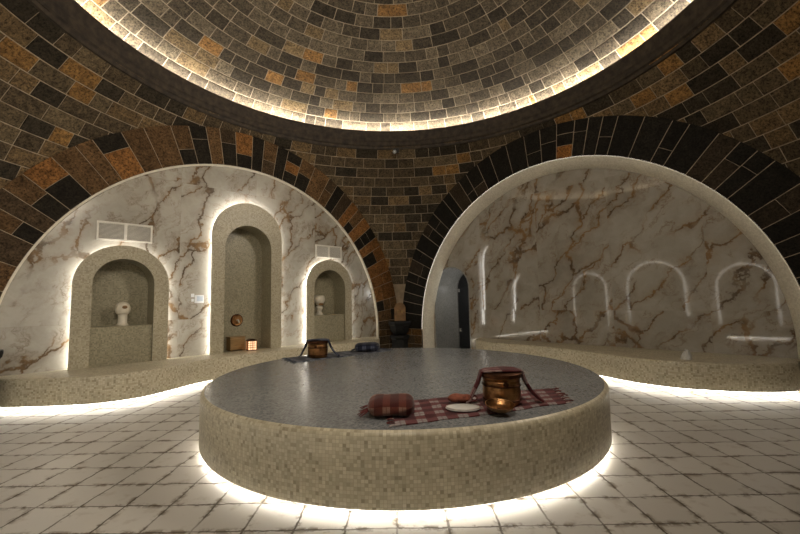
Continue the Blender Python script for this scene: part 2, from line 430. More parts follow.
# a block: patch function f(u,v,h) -> point (h raises towards the viewer)
def block(mb, f, u0, u1, v0, v1, gu, gv, nu, h, col, inset=.012, iu=None):
    u0 += gu; u1 -= gu; v0 += gv; v1 -= gv
    iu = iu or inset
    k = random.uniform(.6, 1.3)*h
    us = [u0+(u1-u0)*i/nu for i in range(nu+1)]
    ui = [u0+iu+(u1-u0-2*iu)*i/nu for i in range(nu+1)]
    va, vb = v0+inset, v1-inset
    if u1-u0 < 3*iu or vb <= va: return
    for i in range(nu):
        mb.quad([f(ui[i],va,k), f(ui[i+1],va,k), f(ui[i+1],vb,k), f(ui[i],vb,k)], 0, None, col)
        mb.quad([f(us[i],v0,0), f(us[i+1],v0,0), f(ui[i+1],va,k), f(ui[i],va,k)], 0, None, col)
        mb.quad([f(ui[i],vb,k), f(ui[i+1],vb,k), f(us[i+1],v1,0), f(us[i],v1,0)], 0, None, col)
    mb.quad([f(us[0],v0,0), f(ui[0],va,k), f(ui[0],vb,k), f(us[0],v1,0)], 0, None, col)
    mb.quad([f(ui[-1],va,k), f(us[-1],v0,0), f(us[-1],v1,0), f(ui[-1],vb,k)], 0, None, col)

# ------------------------------------------------------------------ dome
RD = 7.13; ZD = 0.49      # a shallow saucer dome: sphere radius and centre height
EL0 = acos(4.85/RD)
def dome_pt(az, el, h):
    r = RD - h
    return (r*cos(el)*cos(az), r*cos(el)*sin(az), ZD + r*sin(el))
mb = MB()
course = .25/RD
el = EL0
while el < 1.5:
    rad = RD*cos(el); az = random.uniform(0, .3)/max(rad, .3)
    start = az
    while az < start + 2*pi - .02:
        w = random.choice([.26, .32, .38, .44, .5, .62])/max(rad, .35)
        if az + w > start + 2*pi - .12/max(rad, .35): w = start + 2*pi - az
        g = .0075/max(rad, .3)
        block(mb, dome_pt, az, az+w, el, el+course, g, .0075/RD, 2, .008, stone_col('dome'), inset=.007/RD, iu=.007/max(rad, .3))
        az += w
    el += course
seg, rings = 96, 24
P = [[(RD*cos(EL0-.02+(1.52-EL0)*i/rings)*cos(2*pi*k/seg), RD*cos(EL0-.02+(1.52-EL0)*i/rings)*sin(2*pi*k/seg), ZD+RD*sin(EL0-.02+(1.52-EL0)*i/rings)) for k in range(seg)] for i in range(rings+1)]
mb.grid(P, 1, close_v=True)
mb.quad(P[-1], 1)
ceiling = struct(mb.build('ceiling', [M['dome_stone'], M['mortar']], attr=True, recalc=False))

# ------------------------------------------------------------------ pendentives
def pend_pt(az, z, h):
    r = sqrt(max(0., (RS-h)**2 - (z-ZS)**2))
    return (r*cos(az), r*sin(az), z)
def clip(o, planes):
    bm = bmesh.new(); bm.from_mesh(o.data)
    for co, no in planes:
        bmesh.ops.bisect_plane(bm, geom=bm.verts[:]+bm.edges[:]+bm.faces[:], plane_co=co, plane_no=no, clear_outer=True)
    bm.to_mesh(o.data); bm.free()
for q in range(4):
    mid = pi/4 + q*pi/2
    mb = MB()
    # course heights measured along the sphere so they look even
    ang = math.asin(0.0); th = 0.0; dth = .265/RS
    rows = []
    while True:
        z0 = ZS + RS*sin(th); z1 = ZS + RS*sin(th+dth)
        rows.append((z0, min(z1, ZC+.05))); th += dth
        if z1 > ZC: break
    for z0, z1 in rows:
        if z1 < 2.0: continue
        rad = sqrt(RS**2 - (z0-ZS)**2)
        az = mid - pi/4 - random.uniform(0, .3)/rad
        while az < mid + pi/4:
            w = random.choice([.3, .36, .42, .5, .58])/rad
            block(mb, pend_pt, az, az+w, z0, z1, .006/rad, .006, 2, .012, stone_col('pend'), inset=.007, iu=.007/rad)
            az += w
    P = [[pend_pt(mid-pi/4+pi/2*k/48, ZS+(ZC+.05-ZS)*i/40, -.001) for k in range(49)] for i in range(41)]
    kf = len(mb.f); mb.grid(P, 1)
    for i_ in range(kf, len(mb.f)):
        if mb.v[mb.f[i_][0]][2] < 1.95: mb.mi[i_] = 2
    o = mb.build('ceiling_pendentive', [M['pend_stone'], M['mortar'], M['plaster']], attr=True, recalc=False, parent=ceiling)
    sx = 1 if cos(mid) > 0 else -1; sy = 1 if sin(mid) > 0 else -1
    clip(o, [((sx*A,0,0),(sx,0,0)), ((0,sy*A,0),(0,sy,0)), ((0,0,ZC+.03),(0,0,1)), ((0,0,0),(-sx,0,0)), ((0,0,0),(0,-sy,0))])

# cornice ring with the light cove behind its lip
mb = MB()
prof = [(4.78, ZC-.03), (4.60, ZC-.03), (4.585, ZC+.03), (4.545, ZC+.05), (4.54, ZC+.13), (4.515, ZC+.16), (4.51, ZC+.27), (4.48, ZC+.31), (RR, ZC+.36), (RR, ZR), (4.49, ZR), (4.49, ZR-.035), (4.95, ZR-.045), (4.95, ZC-.03)]
mb.lathe(prof, 128, 0)
trim = struct(mb.build('trim_1', M['cornice'], smooth=35))
mb = MB(); mb.lathe([(4.495, ZR-.033), (4.495, ZR-.006), (4.525, ZR-.0), (4.525, ZR-.034)], 128, 0)
mb.build('light_strip', M['led_cove'], parent=trim)

# ------------------------------------------------------------------ walls: four sides, mapped (u along, v outwards, z)
SIDES = {'left': lambda u,v,z: (u, v, z), 'right': lambda u,v,z: (v, u, z), 'rear': lambda u,v,z: (-v, u, z), 'front': lambda u,v,z: (u, -v, z)}
def voussoirs(side, kind, num, soffit):
    T = SIDES[side]; mb = MB()
    def f(a, r, h): return T(r*cos(a), A-h, ZS + r*sin(a))
    a = 0.0
    while a < pi-.01:
        w = random.choice([.26, .31, .36, .44])/4.25
        if a + w > pi - .04: w = pi - a
        split = random.random()
        if split < .42: cuts = [RI, RO]
        elif split < .9: cuts = [RI, random.uniform(RI+.26, RI+.52), RO]
        else: cuts = [RI, RI+.27, RI+.53, RO]
        for r0, r1 in zip(cuts, cuts[1:]):
            block(mb, f, a, a+w, r0, r1, .0055/4.2, .0055 if r0 > RI else .002, 2, .012, stone_col(kind), inset=.007, iu=.007/4.2)
        a += w
    # soffit and mortar bed
    n = 72
    mb.grid([[f(pi*i/n, r, -.001) for r in (RI, RO)] for i in range(n+1)], 1)
    mb.grid([[T(RI*cos(pi*i/n), v, ZS+RI*sin(pi*i/n)) for v in (A+.001, A+soffit)] for i in range(n+1)], 2, col=(.05, .036, .024))
    # jambs: squared blocks from the floor to the springing
    for s in (-1, 1):
        def g(u, z, h, s=s): return T(s*u, A-h, z)
        z = 0.0
        for hgt in (.22, .24, .19):
            u = RI; ws = random.choice([(.4, .47), (.28, .59), (.5, .37)])
            for wv in ws:
                c = random.choice([(.10, .062, .030), (.15, .082, .03), (.07, .05, .03), (.05, .036, .024)])
                block(mb, g, u, u+wv, z, z+hgt, .0055, .0055, 1, .012, c, inset=.007); u += wv
            z += hgt
        mb.quad([T(s*RI, A+.001, 0), T(s*(A+.1), A+.001, 0), T(s*(A+.1), A+.001, ZS+.02), T(s*RI, A+.001, ZS+.02)], 1)
        mb.quad([T(s*RI, A+.001, 0), T(s*RI, A+soffit, 0), T(s*RI, A+soffit, ZS), T(s*RI, A+.001, ZS)], 2, col=(.06, .043, .028))
    return struct(mb.build('trim_%d' % num, [M['arch_stone'], M['mortar'], M['arch_stone']], attr=True, recalc=False))
voussoirs('left', 'arch_left', 2, .10)
voussoirs('right', 'arch_right', 3, .33)
voussoirs('rear', 'arch_left', 4, .10)
voussoirs('front', 'arch_left', 5, .10)

def arch_outline(u0, u1, zb, zt, n=28, rise=None):
    """outline of an arched opening, from lower left up and over to lower right"""
    r = (u1-u0)/2; c = (u0+u1)/2; rise = rise or r
    return [(u0, zb)] + [(c - r*cos(pi*i/n), zt-rise+rise*sin(pi*i/n)) for i in range(n+1)] + [(u1, zb)]
def wall_with_holes(side, v, holes, mat, name, zmin=0.):
    T = SIDES[side]; bm = bmesh.new(); uvl = bm.loops.layers.uv.new('UVMap')
    edges = []
    R = RI+.03
    outer = [(R*cos(pi*i/80), ZS+R*sin(pi*i/80)) for i in range(81)] + [(-R, zmin), (R, zmin)]
    for loop in [outer] + holes:
        vs = [bm.verts.new((u, z, 0)) for u, z in loop]
        for a, b in zip(vs, vs[1:]+vs[:1]): edges.append(bm.edges.new((a, b)))
    bmesh.ops.triangle_fill(bm, use_beauty=True, use_dissolve=False, edges=edges, normal=(0,0,1))
    for f in bm.faces:
        for l in f.loops: l[uvl].uv = (l.vert.co.x, l.vert.co.y)
    for w in bm.verts: w.co = T(w.co.x, v, w.co.y)
    ctr = Vector((0,0,1.5))
    bmesh.ops.recalc_face_normals(bm, faces=bm.faces)
    for f in bm.faces:
        if f.normal.dot(ctr - f.calc_center_median()) < 0: f.normal_flip()
    me = bpy.data.meshes.new(name); bm.to_mesh(me); bm.free(); me.materials.append(mat)
    o = bpy.data.objects.new(name, me); COL.objects.link(o)
    return struct(o)

# niches of the left wall: outer u0,u1,top ; inner u0,u1,top ; ledge height
NICHES = [(-2.92, -1.51, 2.57, -2.66, -1.75, 2.33, 1.14), (-.735, .80, 3.70, -.485, .545, 3.20, None), (1.48, 2.84, 2.56, 1.68, 2.62, 2.30, 1.16)]
YF = 4.65           # front of the niche surrounds
YB = 5.14           # back of the recesses
def hole_of(nc): return arch_outline(nc[3]-.001, nc[4]+.001, HB-.02, nc[5]+.001, rise=(nc[4]-nc[3])/2)
wall_left = wall_with_holes('left', YM, [hole_of(n) for n in NICHES], M['marble_l'], 'wall_left')

def niche_mesh(side, nc):
    """surround slab + recess, returned as three builders: surround, recess, light"""
    T = SIDES[side]; u0, u1, zt, i0, i1, it, ledge = nc
    su = MB(); n = 28
    out = arch_outline(u0, u1, HB, zt, n); inn = arch_outline(i0, i1, HB, it, n)
    yb = YM - .10
    def uvp(p): return p
    # front face with a small rounded lip
    su.grid([[T(o[0], YF, o[1]), T(i[0], YF, i[1])] for o, i in zip(out, inn)], 0, [[o, i] for o, i in zip(out, inn)])
    L = [0.]
    for a, b in zip(out, out[1:]): L.append(L[-1]+sqrt((a[0]-b[0])**2+(a[1]-b[1])**2))
    su.grid([[T(o[0], YF, o[1]), T(o[0], yb, o[1])] for o in out], 0, [[(l, 0), (l, yb-YF)] for l in L])
    su.grid([[T(o[0], yb, o[1]), T(i[0], yb, i[1])] for o, i in zip(out, inn)], 0, [[o, i] for o, i in zip(out, inn)])
    re = MB()
    L = [0.]
    for a, b in zip(inn, inn[1:]): L.append(L[-1]+sqrt((a[0]-b[0])**2+(a[1]-b[1])**2))
    re.grid([[T(i[0], YF+.0005, i[1]), T(i[0], YB, i[1])] for i in inn], 0, [[(l, 0), (l, YB-YF)] for l in L])
    c = [( (i0+i1)/2, HB)]
    for a, b in zip(inn, inn[1:]):
        re.quad([T(c[0][0], YB, c[0][1]), T(a[0], YB, a[1]), T(b[0], YB, b[1])], 0, [c[0], a, b])
    re.quad([T(i0, YF+.0005, HB-.001), T(i1, YF+.0005, HB-.001), T(i1, YB, HB-.001), T(i0, YB, HB-.001)], 0, [(i0, 0), (i1, 0), (i1, .5), (i0, .5)])
    li = MB()
    ins = .035
    lo = arch_outline(u0+ins, u1-ins, HB+.01, zt-ins, n)
    li.grid([[T(o[0], yb+.004, o[1]), T(o[0], YM-.012, o[1])] for o in lo], 0)
    lo2 = arch_outline(u0+ins+.01, u1-ins-.01, HB+.01, zt-ins-.01, n)
    li.grid([[T(o[0], YM-.012, o[1]), T(p[0], YM-.012, p[1])] for o, p in zip(lo, lo2)], 0)
    le = None
    if ledge:
        le = MB()
        ya = YF + .05
        le.grid([[T(i0+.002, ya, z), T(i1-.002, ya, z)] for z in (HB+.001, ledge-.012)], 0, [[(i0, z), (i1, z)] for z in (HB, ledge)])
        le.grid([[T(i0+.002, ya, ledge-.012), T(i1-.002, ya, ledge-.012)], [T(i0+.002, ya+.012, ledge), T(i1-.002, ya+.012, ledge)], [T(i0+.002, YB-.002, ledge), T(i1-.002, YB-.002, ledge)]], 0,
                [[(i0, 0), (i1, 0)], [(i0, .01), (i1, .01)], [(i0, .45), (i1, .45)]])
    return su, re, li, le
labels = ['short arched mosaic niche nearest the viewer, wide ledge and round white ornament inside', 'tallest arched mosaic niche in the middle of the left marble wall', 'smallest arched mosaic niche beside the stone corner, thin white ornament on its ledge']
for nc, lab in zip(NICHES, labels):
    e = empty('wall_niche', lab, 'niche', ((nc[0]+nc[1])/2, YM, HB), group='glowing niches in the left marble wall')
    su, re, li, le = niche_mesh('left', nc)
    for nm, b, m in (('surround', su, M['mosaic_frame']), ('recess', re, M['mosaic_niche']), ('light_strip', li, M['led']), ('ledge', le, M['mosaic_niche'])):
        if b:
            o = b.build(nm, m, parent=e, smooth=35); o.matrix_parent_inverse = Matrix.Translation(e.location).inverted()

# marble behind the right arch, with the doorway
DY0, DY1, DZT = 2.42, 3.58, 2.37
DOOR_HOLE = arch_outline(DY0, DY1, .001, DZT)
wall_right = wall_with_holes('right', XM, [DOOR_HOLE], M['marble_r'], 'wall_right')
# doorway lining (deep reveal)
XD = 6.13
mb = MB()
L = [0.]
for a, b in zip(DOOR_HOLE, DOOR_HOLE[1:]): L.append(L[-1]+sqrt((a[0]-b[0])**2+(a[1]-b[1])**2))
mb.grid([[(XM-.012, u, z), (XM+.005, u, z), (XD, u, z)] for u, z in DOOR_HOLE], 0, [[(l, 0), (l, .017), (l, XD-XM)] for l in L])
big = arch_outline(DY0-.03, DY1+.03, .001, DZT+.03)
mb.grid([[(XM-.012, o[0], o[1]), (XM-.012, i[0], i[1])] for o, i in zip(big, DOOR_HOLE)], 0, [[o, i] for o, i in zip(big, DOOR_HOLE)])
mb.grid([[(XM-.012, o[0], o[1]), (XM, o[0], o[1])] for o in big], 0, [[(0, 0), (0, .01)] for o in big])
mb.quad([(XM, DY0, .002), (XM, DY1, .002), (XD, DY1, .002), (XD, DY0, .002)], 0, [(0, 0), (1, 0), (1, 1), (0, 1)])
struct(mb.build('trim_6', M['grey_gloss'], smooth=35))
# the dark glass door at the end of the reveal
e = bpy.data.objects.new('door_1', None); COL.objects.link(e); e.location = (XD, (DY0+DY1)/2, 0); struct(e)
def dpart(name, mb_, mat, **k):
    o = mb_.build(name, mat, parent=e, **k); o.matrix_parent_inverse = Matrix.Translation(e.location).inverted(); return o
leaf = arch_outline(DY0+.035, DY1-.035, .02, DZT-.035)
mb = MB(); c = ((DY0+DY1)/2, 1.0)
for x in (XD-.05, XD-.035):
    for a, b in zip(leaf, leaf[1:]+leaf[:1]): mb.quad([(x, c[0], c[1]), (x, a[0], a[1]), (x, b[0], b[1])])
mb.grid([[(XD-.05, a[0], a[1]), (XD-.035, a[0], a[1])] for a in leaf], 0)
dpart('glass_leaf', mb, M['dark_glass'])
fo = arch_outline(DY0, DY1, .01, DZT); mb = MB()
mb.grid([[(XD-.055, o[0], o[1]), (XD-.055, i[0], i[1]), (XD-.03, i[0], i[1]), (XD-.03, o[0], o[1])] for o, i in zip(fo, leaf)], 0, close_v=True)
dpart('frame', mb, M['chrome'])
for z in (.55, 1.75):
    mb = MB(); mb.box((XD-.085, DY1-.13, z-.05), (XD-.056, DY1-.02, z+.05)); dpart('hinge', mb, M['chrome'], bevel=.006)
mb = MB(); mb.tube([(XD-.06, DY0+.13, .95), (XD-.11, DY0+.13, .95), (XD-.11, DY0+.13, 1.25), (XD-.06, DY0+.13, 1.25)], .012); dpart('handle', mb, M['chrome'])

# cream lining ring of the right arch with an added strip that brightens it
mb = MB(); n = 96
prof = [(RI-.002, A+.035), (RI-.012, A+.026), (RI-.024, A+.03), (RI-.20, XM-.03), (RI-.205, XM+.001)]
L = [0.]
for a, b in zip(prof, prof[1:]): L.append(L[-1]+sqrt((a[0]-b[0])**2+(a[1]-b[1])**2))
stn = [('j', 0.002), ('j', .3)] + [('a', pi*i/n) for i in range(n+1)] + [('k', .3), ('k', .002)]
rowsP, rowsU = [], []; dist = 0
for t, q in stn:
    r_ = []
    for (r, v) in prof:
        if t == 'a': r_.append((v, r*cos(q), ZS+r*sin(q)))
        else: r_.append((v, r if t == 'j' else -r, q))
    if rowsP: dist += (Vector(r_[0])-Vector(rowsP[-1][0])).length
    rowsP.append(r_); rowsU.append([(dist, l) for l in L])
mb.grid(rowsP, 0, rowsU)
ring = struct(mb.build('trim_7', M['mosaic_ring'], smooth=40))
mb = MB()
mb.grid([[(v, r*cos(pi*i/n), ZS+r*sin(pi*i/n)) for r, v in ((RI-.001, A+.014), (RI-.001, A+.021))] for i in range(n+1)], 0)
mb.build('light_strip', M['arch_fill'], parent=ring)

# thin white lining standing in for the glowing edge of the left arch
mb = MB()
mb.grid([[(r*cos(pi*i/n), v, ZS+r*sin(pi*i/n)) for r, v in ((RI-.001, A+.012), (RI-.03, A+.02), (RI-.03, YM+.001))] for i in range(n+1)], 0)
for s in (-1, 1): mb.grid([[(s*r, v, z) for r, v in ((RI-.001, A+.012), (RI-.03, A+.02), (RI-.03, YM+.001))] for z in (0., ZS)], 0)
struct(mb.build('trim_8', M['white_stone'], smooth=40))

# rear and front walls (behind the camera, seen only in the polished marble)
REAR = [(-3.4, -1.85, 2.62, -3.15, -2.1, 2.36, None), (-.85, 1.1, 2.76, -.6, .85, 2.5, None), (1.95, 3.3, 2.55, 2.2, 3.05, 2.29, None)]
wall_rear = wall_with_holes('rear', YM, [hole_of(n) for n in REAR], M['marble_l'], 'wall_rear')
for nc in REAR:
    su, re, li, le = niche_mesh('rear', nc)
    for nm, b, m in (('niche_surround', su, M['mosaic_frame']), ('niche_recess', re, M['mosaic_niche']), ('light_strip', li, M['led'])):
        b.build(nm, m, parent=wall_rear, smooth=35)
    mb = MB(); mb.tube([(-YF+.008, u, z) for u, z in arch_outline(nc[0]-.012, nc[1]+.012, HB+.01, nc[2]+.012, 40)], .017, 6)
    mb.build('light_strip', M['led_rear'], parent=wall_rear)
wall_front = wall_with_holes('front', YM, [], M['marble_l'], 'wall_front')

# corner piers behind the re-entrant stone corners
mb = MB()
c0 = RS/sqrt(2)
for sx in (-1, 1):
    for sy in (-1, 1):
        a, b = (sx*RO, sy*(A-.004)), (sx*(A-.004), sy*RO)
        k = 7
        pts = []
        for i in range(k+1):
            az0 = atan2(abs(a[1]), abs(a[0])); az1 = atan2(abs(b[1]), abs(b[0])); z = az0+(az1-az0)*i/k
            pts.append((sx*RS*.999*cos(z), sy*RS*.999*sin(z)))
        mb.grid([[(x, y, 0), (x, y, ZS+.25)] for x, y in pts], 0)
struct(mb.build('wall_corner', M['plaster'], smooth=60))

# floor
mb = MB()
r2 = 1/sqrt(2)
def fuv(x, y): return ((x-y)*r2 - 1.71 + .34*40, (x+y)*r2 + 2.42 + .345*40)
nf = 16; E_ = 6.4
for i in range(nf):
    for j in range(nf):
        xs = [-E_+2*E_*i/nf, -E_+2*E_*(i+1)/nf]; ys = [-E_+2*E_*j/nf, -E_+2*E_*(j+1)/nf]
        q = [(xs[0], ys[0]), (xs[1], ys[0]), (xs[1], ys[1]), (xs[0], ys[1])]
        mb.quad([(x, y, 0) for x, y in q], 0, [fuv(*p) for p in q])
struct(mb.build('floor', M['floor']))

# ------------------------------------------------------------------ round heated slab
e = empty('heated_slab', 'large round raised mosaic slab in the middle of the tiled floor', 'platform', (PC[0], PC[1], 0))
def pp(name, b, m, **k): return b.build(name, m, parent=e, **k)
rr_ = .055
arc = [(RP-rr_+rr_*sin(pi/2*i/5), HP-rr_+rr_*cos(pi/2*i/5)) for i in range(6)]
mb = MB(); seg = 144
mb.lathe(arc[1:] + [(RP, .075), (RP-.01, .06), (RP-.16, .06)], seg)
pp('mosaic_side', mb, M['mosaic'], smooth=50)
mb = MB()
R0 = arc[1][0]
rings_ = [(R0*i/10) for i in range(11)]
b0 = len(mb.v)
P = [[(r*cos(2*pi*k/seg), r*sin(2*pi*k/seg), HP if r < RP-rr_-.001 else arc[1][1]) for k in range(seg)] for r in rings_[1:-1]+[RP-rr_, R0]]
mb.grid(P, 0, [[(r*cos(2*pi*k/seg), r*sin(2*pi*k/seg)) for k in range(seg+1)] for r in rings_[1:-1]+[RP-rr_, R0]], close_v=True)
mb.quad(P[0], 0, [(p[0], p[1]) for p in P[0]])
pp('mosaic_top', mb, M['mosaic_top'], smooth=50)
mb = MB(); mb.lathe([(RP-.16, 0), (RP-.16, .06)], seg); pp('plinth', mb, M['mosaic'])
mb = MB(); mb.lathe([(RP-.06, .058), (RP-.035, .045), (RP-.035, .058)], seg); pp('light_strip', mb, M['led_floor'])

# ------------------------------------------------------------------ curved benches
def catmull(pts, n=8):
    out = []
    for i in range(len(pts)-1):
        p0, p1, p2, p3 = pts[max(i-1, 0)], pts[i], pts[i+1], pts[min(i+2, len(pts)-1)]
        for k in range(n):
            t = k/n
            out.append(tuple(.5*((2*p1[d]) + (-p0[d]+p2[d])*t + (2*p0[d]-5*p1[d]+4*p2[d]-p3[d])*t*t + (-p0[d]+3*p1[d]-3*p2[d]+p3[d])*t**3) for d in (0, 1)))
    out.append(pts[-1]); return out
def bench(front, back, label, name='wall_bench', parent=None, inward=None):
    """front: curve of (x,y); back(p) gives the wall point behind it"""
    F = catmull(front)
    nrm = []
    for i in range(len(F)):
        a, b = F[max(i-1, 0)], F[min(i+1, len(F)-1)]
        t = Vector((b[0]-a[0], b[1]-a[1])).normalized(); nn = Vector((-t.y, t.x))
        if nn.dot(Vector(back(F[i])) - Vector(F[i])) < 0: nn = -nn
        nrm.append(nn)
    def off(i, d): return (F[i][0]+nrm[i].x*d, F[i][1]+nrm[i].y*d)
    L = [0.]
    for a, b in zip(F, F[1:]): L.append(L[-1]+sqrt((a[0]-b[0])**2+(a[1]-b[1])**2))
    root = parent or empty(name, label, 'bench', (sum(f[0] for f in F)/len(F), sum(f[1] for f in F)/len(F), 0))
    inv = Matrix.Translation(root.location).inverted()
    def put(nm, b, m, **k):
        o = b.build(nm, m, parent=root, **k); o.matrix_parent_inverse = inv
    mb = MB(); r = .035
    P, U = [], []
    for i in range(len(F)):
        row, ur = [], []
        for d, z in [(.09, .07), (.008, .07), (0, .08), (0, HB-r)] + [(r-r*cos(t), HB-r+r*sin(t)) for t in (pi/8, pi/4, 3*pi/8, pi/2)]:
            q = off(i, d); row.append((q[0], q[1], z)); ur.append((L[i], z - (d if z < .075 else 0) + (d if z > HB-r-.001 else 0)))
        w = back(F[i]); row.append((w[0], w[1], HB)); ur.append((L[i], HB + sqrt((w[0]-F[i][0])**2+(w[1]-F[i][1])**2)))
        P.append(row); U.append(ur)
    mb.grid(P, 0, U)
    mb.quad(P[0][::-1]); mb.quad(P[-1])
    put('bench_body', mb, M['mosaic'], smooth=50)
    mb = MB()
    mb.grid([[(*off(i, .09), 0), (*off(i, .09), .07)] for i in range(len(F))], 0, [[(L[i], 0), (L[i], .07)] for i in range(len(F))])
    put('plinth', mb, M['mosaic'])
    mb = MB()
    mb.grid([[(*off(i, .055), .068), (*off(i, .03), .05), (*off(i, .03), .068)] for i in range(len(F))], 0)
    put('light_strip', mb, M['led_floor'])
    return root
bench([(-3.835, 4.79), (-3.66, 4.47), (-3.35, 4.16), (-2.96, 3.83), (-2.62, 3.62), (-2.13, 3.56), (-1.67, 3.74), (-1.11, 4.02), (-.4, 4.12), (.4, 4.12), (1.3, 4.12), (2.3, 4.08), (3.1, 4.12), (3.55, 4.35), (3.80, 4.79)],
      lambda p: (p[0], YM-.001), 'wavy beige mosaic bench along the left marble wall under the glowing niches')
bench([(5.0, -3.64), (4.72, -3.66), (4.42, -3.58), (4.01, -3.14), (3.76, -2.6), (3.68, -2.3), (3.68, -1.97), (3.75, -1.62), (3.92, -1.2), (4.15, -.6), (4.3, .1), (4.33, .8), (4.42, 1.5), (4.66, 1.98), (5.0, 2.12)],
      lambda p: (XM-.001, p[1]), 'wavy beige mosaic bench along the right polished marble wall')
bench([(-4.80, -3.6), (-4.35, -3.2), (-4.2, -1.5), (-4.3, 0), (-4.2, 1.5), (-4.35, 3.1), (-4.8, 3.6)], lambda p: (-YM+.001, p[1]), '', parent=wall_rear)

# ------------------------------------------------------------------ vents
def make_vent(u0, u1, z0, z1, label):
    e = empty('air_vent', label, 'vent', ((u0+u1)/2, YM, z0), group='white air vents on the left marble wall')
    w, h = (u1-u0)/2, z1-z0; y = -.03
    fr = MB()
    for lo, hi in (((-w, y, 0), (w, 0, .03)), ((-w, y, h-.03), (w, 0, h)), ((-w, y, .03), (-w+.03, 0, h-.03)), ((w-.03, y, .03), (w, 0, h-.03)), ((-.022, y, .03), (.022, 0, h-.03))):
        fr.box(lo, hi)
    fr.build('frame', M['white_metal'], parent=e)
    bk = MB(); bk.box((-w+.03, -.006, .03), (w-.03, -.001, h-.03)); bk.build('back_plate', M['vent_dark'], parent=e)
    for s in (-1, 1):
        a, b = (-w+.03, -.022) if s < 0 else (.022, w-.03)
        lv = MB(); n = 12
        for k in range(n):
            z = .035 + (h-.07)*(k+.5)/n
            lv.box((a, -.004, -.0016), (b, .018, .0016), mtx=Matrix.Translation((0, -.022, z)) @ Matrix.Rotation(radians(35), 4, 'X'))
        o = lv.build('louvres', M['white_metal'], parent=e)
make_vent(-2.62, -1.78, 2.665, 3.0, 'white slatted air vent above the short niche nearest the viewer')
make_vent(1.82, 2.62, 2.63, 2.96, 'white slatted air vent above the smallest niche beside the stone corner')

# wall control by the tall niche
e = empty('wall_control', 'small white and pale blue control panel on marble beside the tallest niche', 'control panel', (-.94, YM, 1.52))
mb = MB(); mb.box((-.065, -.025, 0), (.105, 0, .16)); mb.build('plate', M['white_plastic'], parent=e, bevel=.008)
mb = MB(); mb.box((-.03, -.029, .035), (.085, -.0252, .135)); mb.build('display', M['screen'], parent=e)
mb = MB(); mb.box((-.135, -.02, .12), (-.075, 0, .19)); mb.build('sensor', M['white_plastic'], parent=e, bevel=.006)
mb = MB(); mb.box((-.125, -.018, .03), (-.078, 0, .085)); mb.build('switch', M['white_plastic'], parent=e, bevel=.006)

# ------------------------------------------------------------------ ornaments in the niches
e = empty('ornament', 'round white mushroom-shaped ornament on ledge of the short niche', 'ornament', (-2.18, 4.9, 1.14)); e.scale = (.9, .9, 1.)
mb = MB(); mb.lathe([(.0, 0), (.10, 0), (.105, .015), (.09, .03), (.08, .05), (.08, .18), (.085, .22)], 28); mb.build('stem', M['white_stone'], parent=e, smooth=40)
mb = MB(); mb.lathe([(.0, .20), (.085, .20), (.115, .225), (.13, .28), (.128, .33), (.105, .385), (.06, .42), (0, .43)], 28); mb.build('head', M['white_stone'], parent=e, smooth=60)
mb = MB(); mb.lathe([(0, 0), (.028, .0), (.03, .012), (.02, .02), (0, .02)], 14, mtx=Matrix.Translation((.01, -.124, .33)) @ Matrix.Rotation(radians(90), 4, 'X'), sx=1.5); mb.build('spout_hole', M['brown_stone'], parent=e, smooth=40)
e = empty('ornament', 'slim white waisted ornament on ledge of the smallest niche', 'ornament', (1.96, 4.86, 1.16)); e.scale = (1.15, 1.15, 1.15)
mb = MB(); mb.lathe([(0, 0), (.085, 0), (.085, .02), (.06, .04), (.045, .09), (.07, .13), (.085, .165), (.06, .2), (.05, .22)], 24); mb.build('foot', M['white_stone'], parent=e, smooth=50)
mb = MB(); mb.lathe([(.05, .22), (.075, .24), (.115, .29), (.125, .36), (.11, .41), (.085, .43), (0, .43)], 24); mb.build('head', M['white_stone'], parent=e, smooth=50)
mb = MB(); mb.lathe([(0, 0), (.04, 0), (.045, .012), (.03, .02), (0, .02)], 14, mtx=Matrix.Translation((-.02, -.085, .235)) @ Matrix.Rotation(radians(90), 4, 'X'), sx=1.4, sy=.6); mb.build('brown_oval', M['brown_stone'], parent=e, smooth=40)  # dark brown oval disc on the front of the waist

# ------------------------------------------------------------------ copper ware and textiles
def make_bucket(label, group, loc, rz=0):
    e = empty('copper_bucket', label, 'bucket', loc, rz, group); e.scale = (1.04, 1.04, .9)
    mb = MB()
    mb.lathe([(0, .012), (.125, .012), (.13, .0), (.138, .0), (.142, .012), (.150, .05), (.153, .10), (.150, .16), (.146, .19), (.150, .2), (.150, .208), (.146, .215), (.152, .232), (.158, .24), (.158, .247), (.148, .247), (.142, .235), (.140, .19), (.14, .03), (0, .022)], 40)
    body = mb.build('body', M['copper'], parent=e, smooth=40)
    for z in (.035, .165):
        mb = MB(); mb.lathe([(.1505, z), (.1555, z+.003), (.1555, z+.013), (.1505, z+.016)], 40); mb.build('band', M['copper_dark'], parent=body, smooth=40)
    mb = MB(); mb.lathe([(.1, .2465), (.158, .2465), (.165, .252), (.165, .282), (.155, .290), (.08, .294), (0, .295)], 40); mb.build('lid', M['copper_dark'], parent=e, smooth=40)
    for s in (-1, 1):
        mb = MB(); mb.lathe([(0, 0), (.022, 0), (.02, .012), (0, .016)], 12, mtx=Matrix.Translation((0, s*.151, .2)) @ Matrix.Rotation(-s*pi/2, 4, 'X')); mb.build('handle_lug', M['copper_dark'], parent=body, smooth=40)
    return e
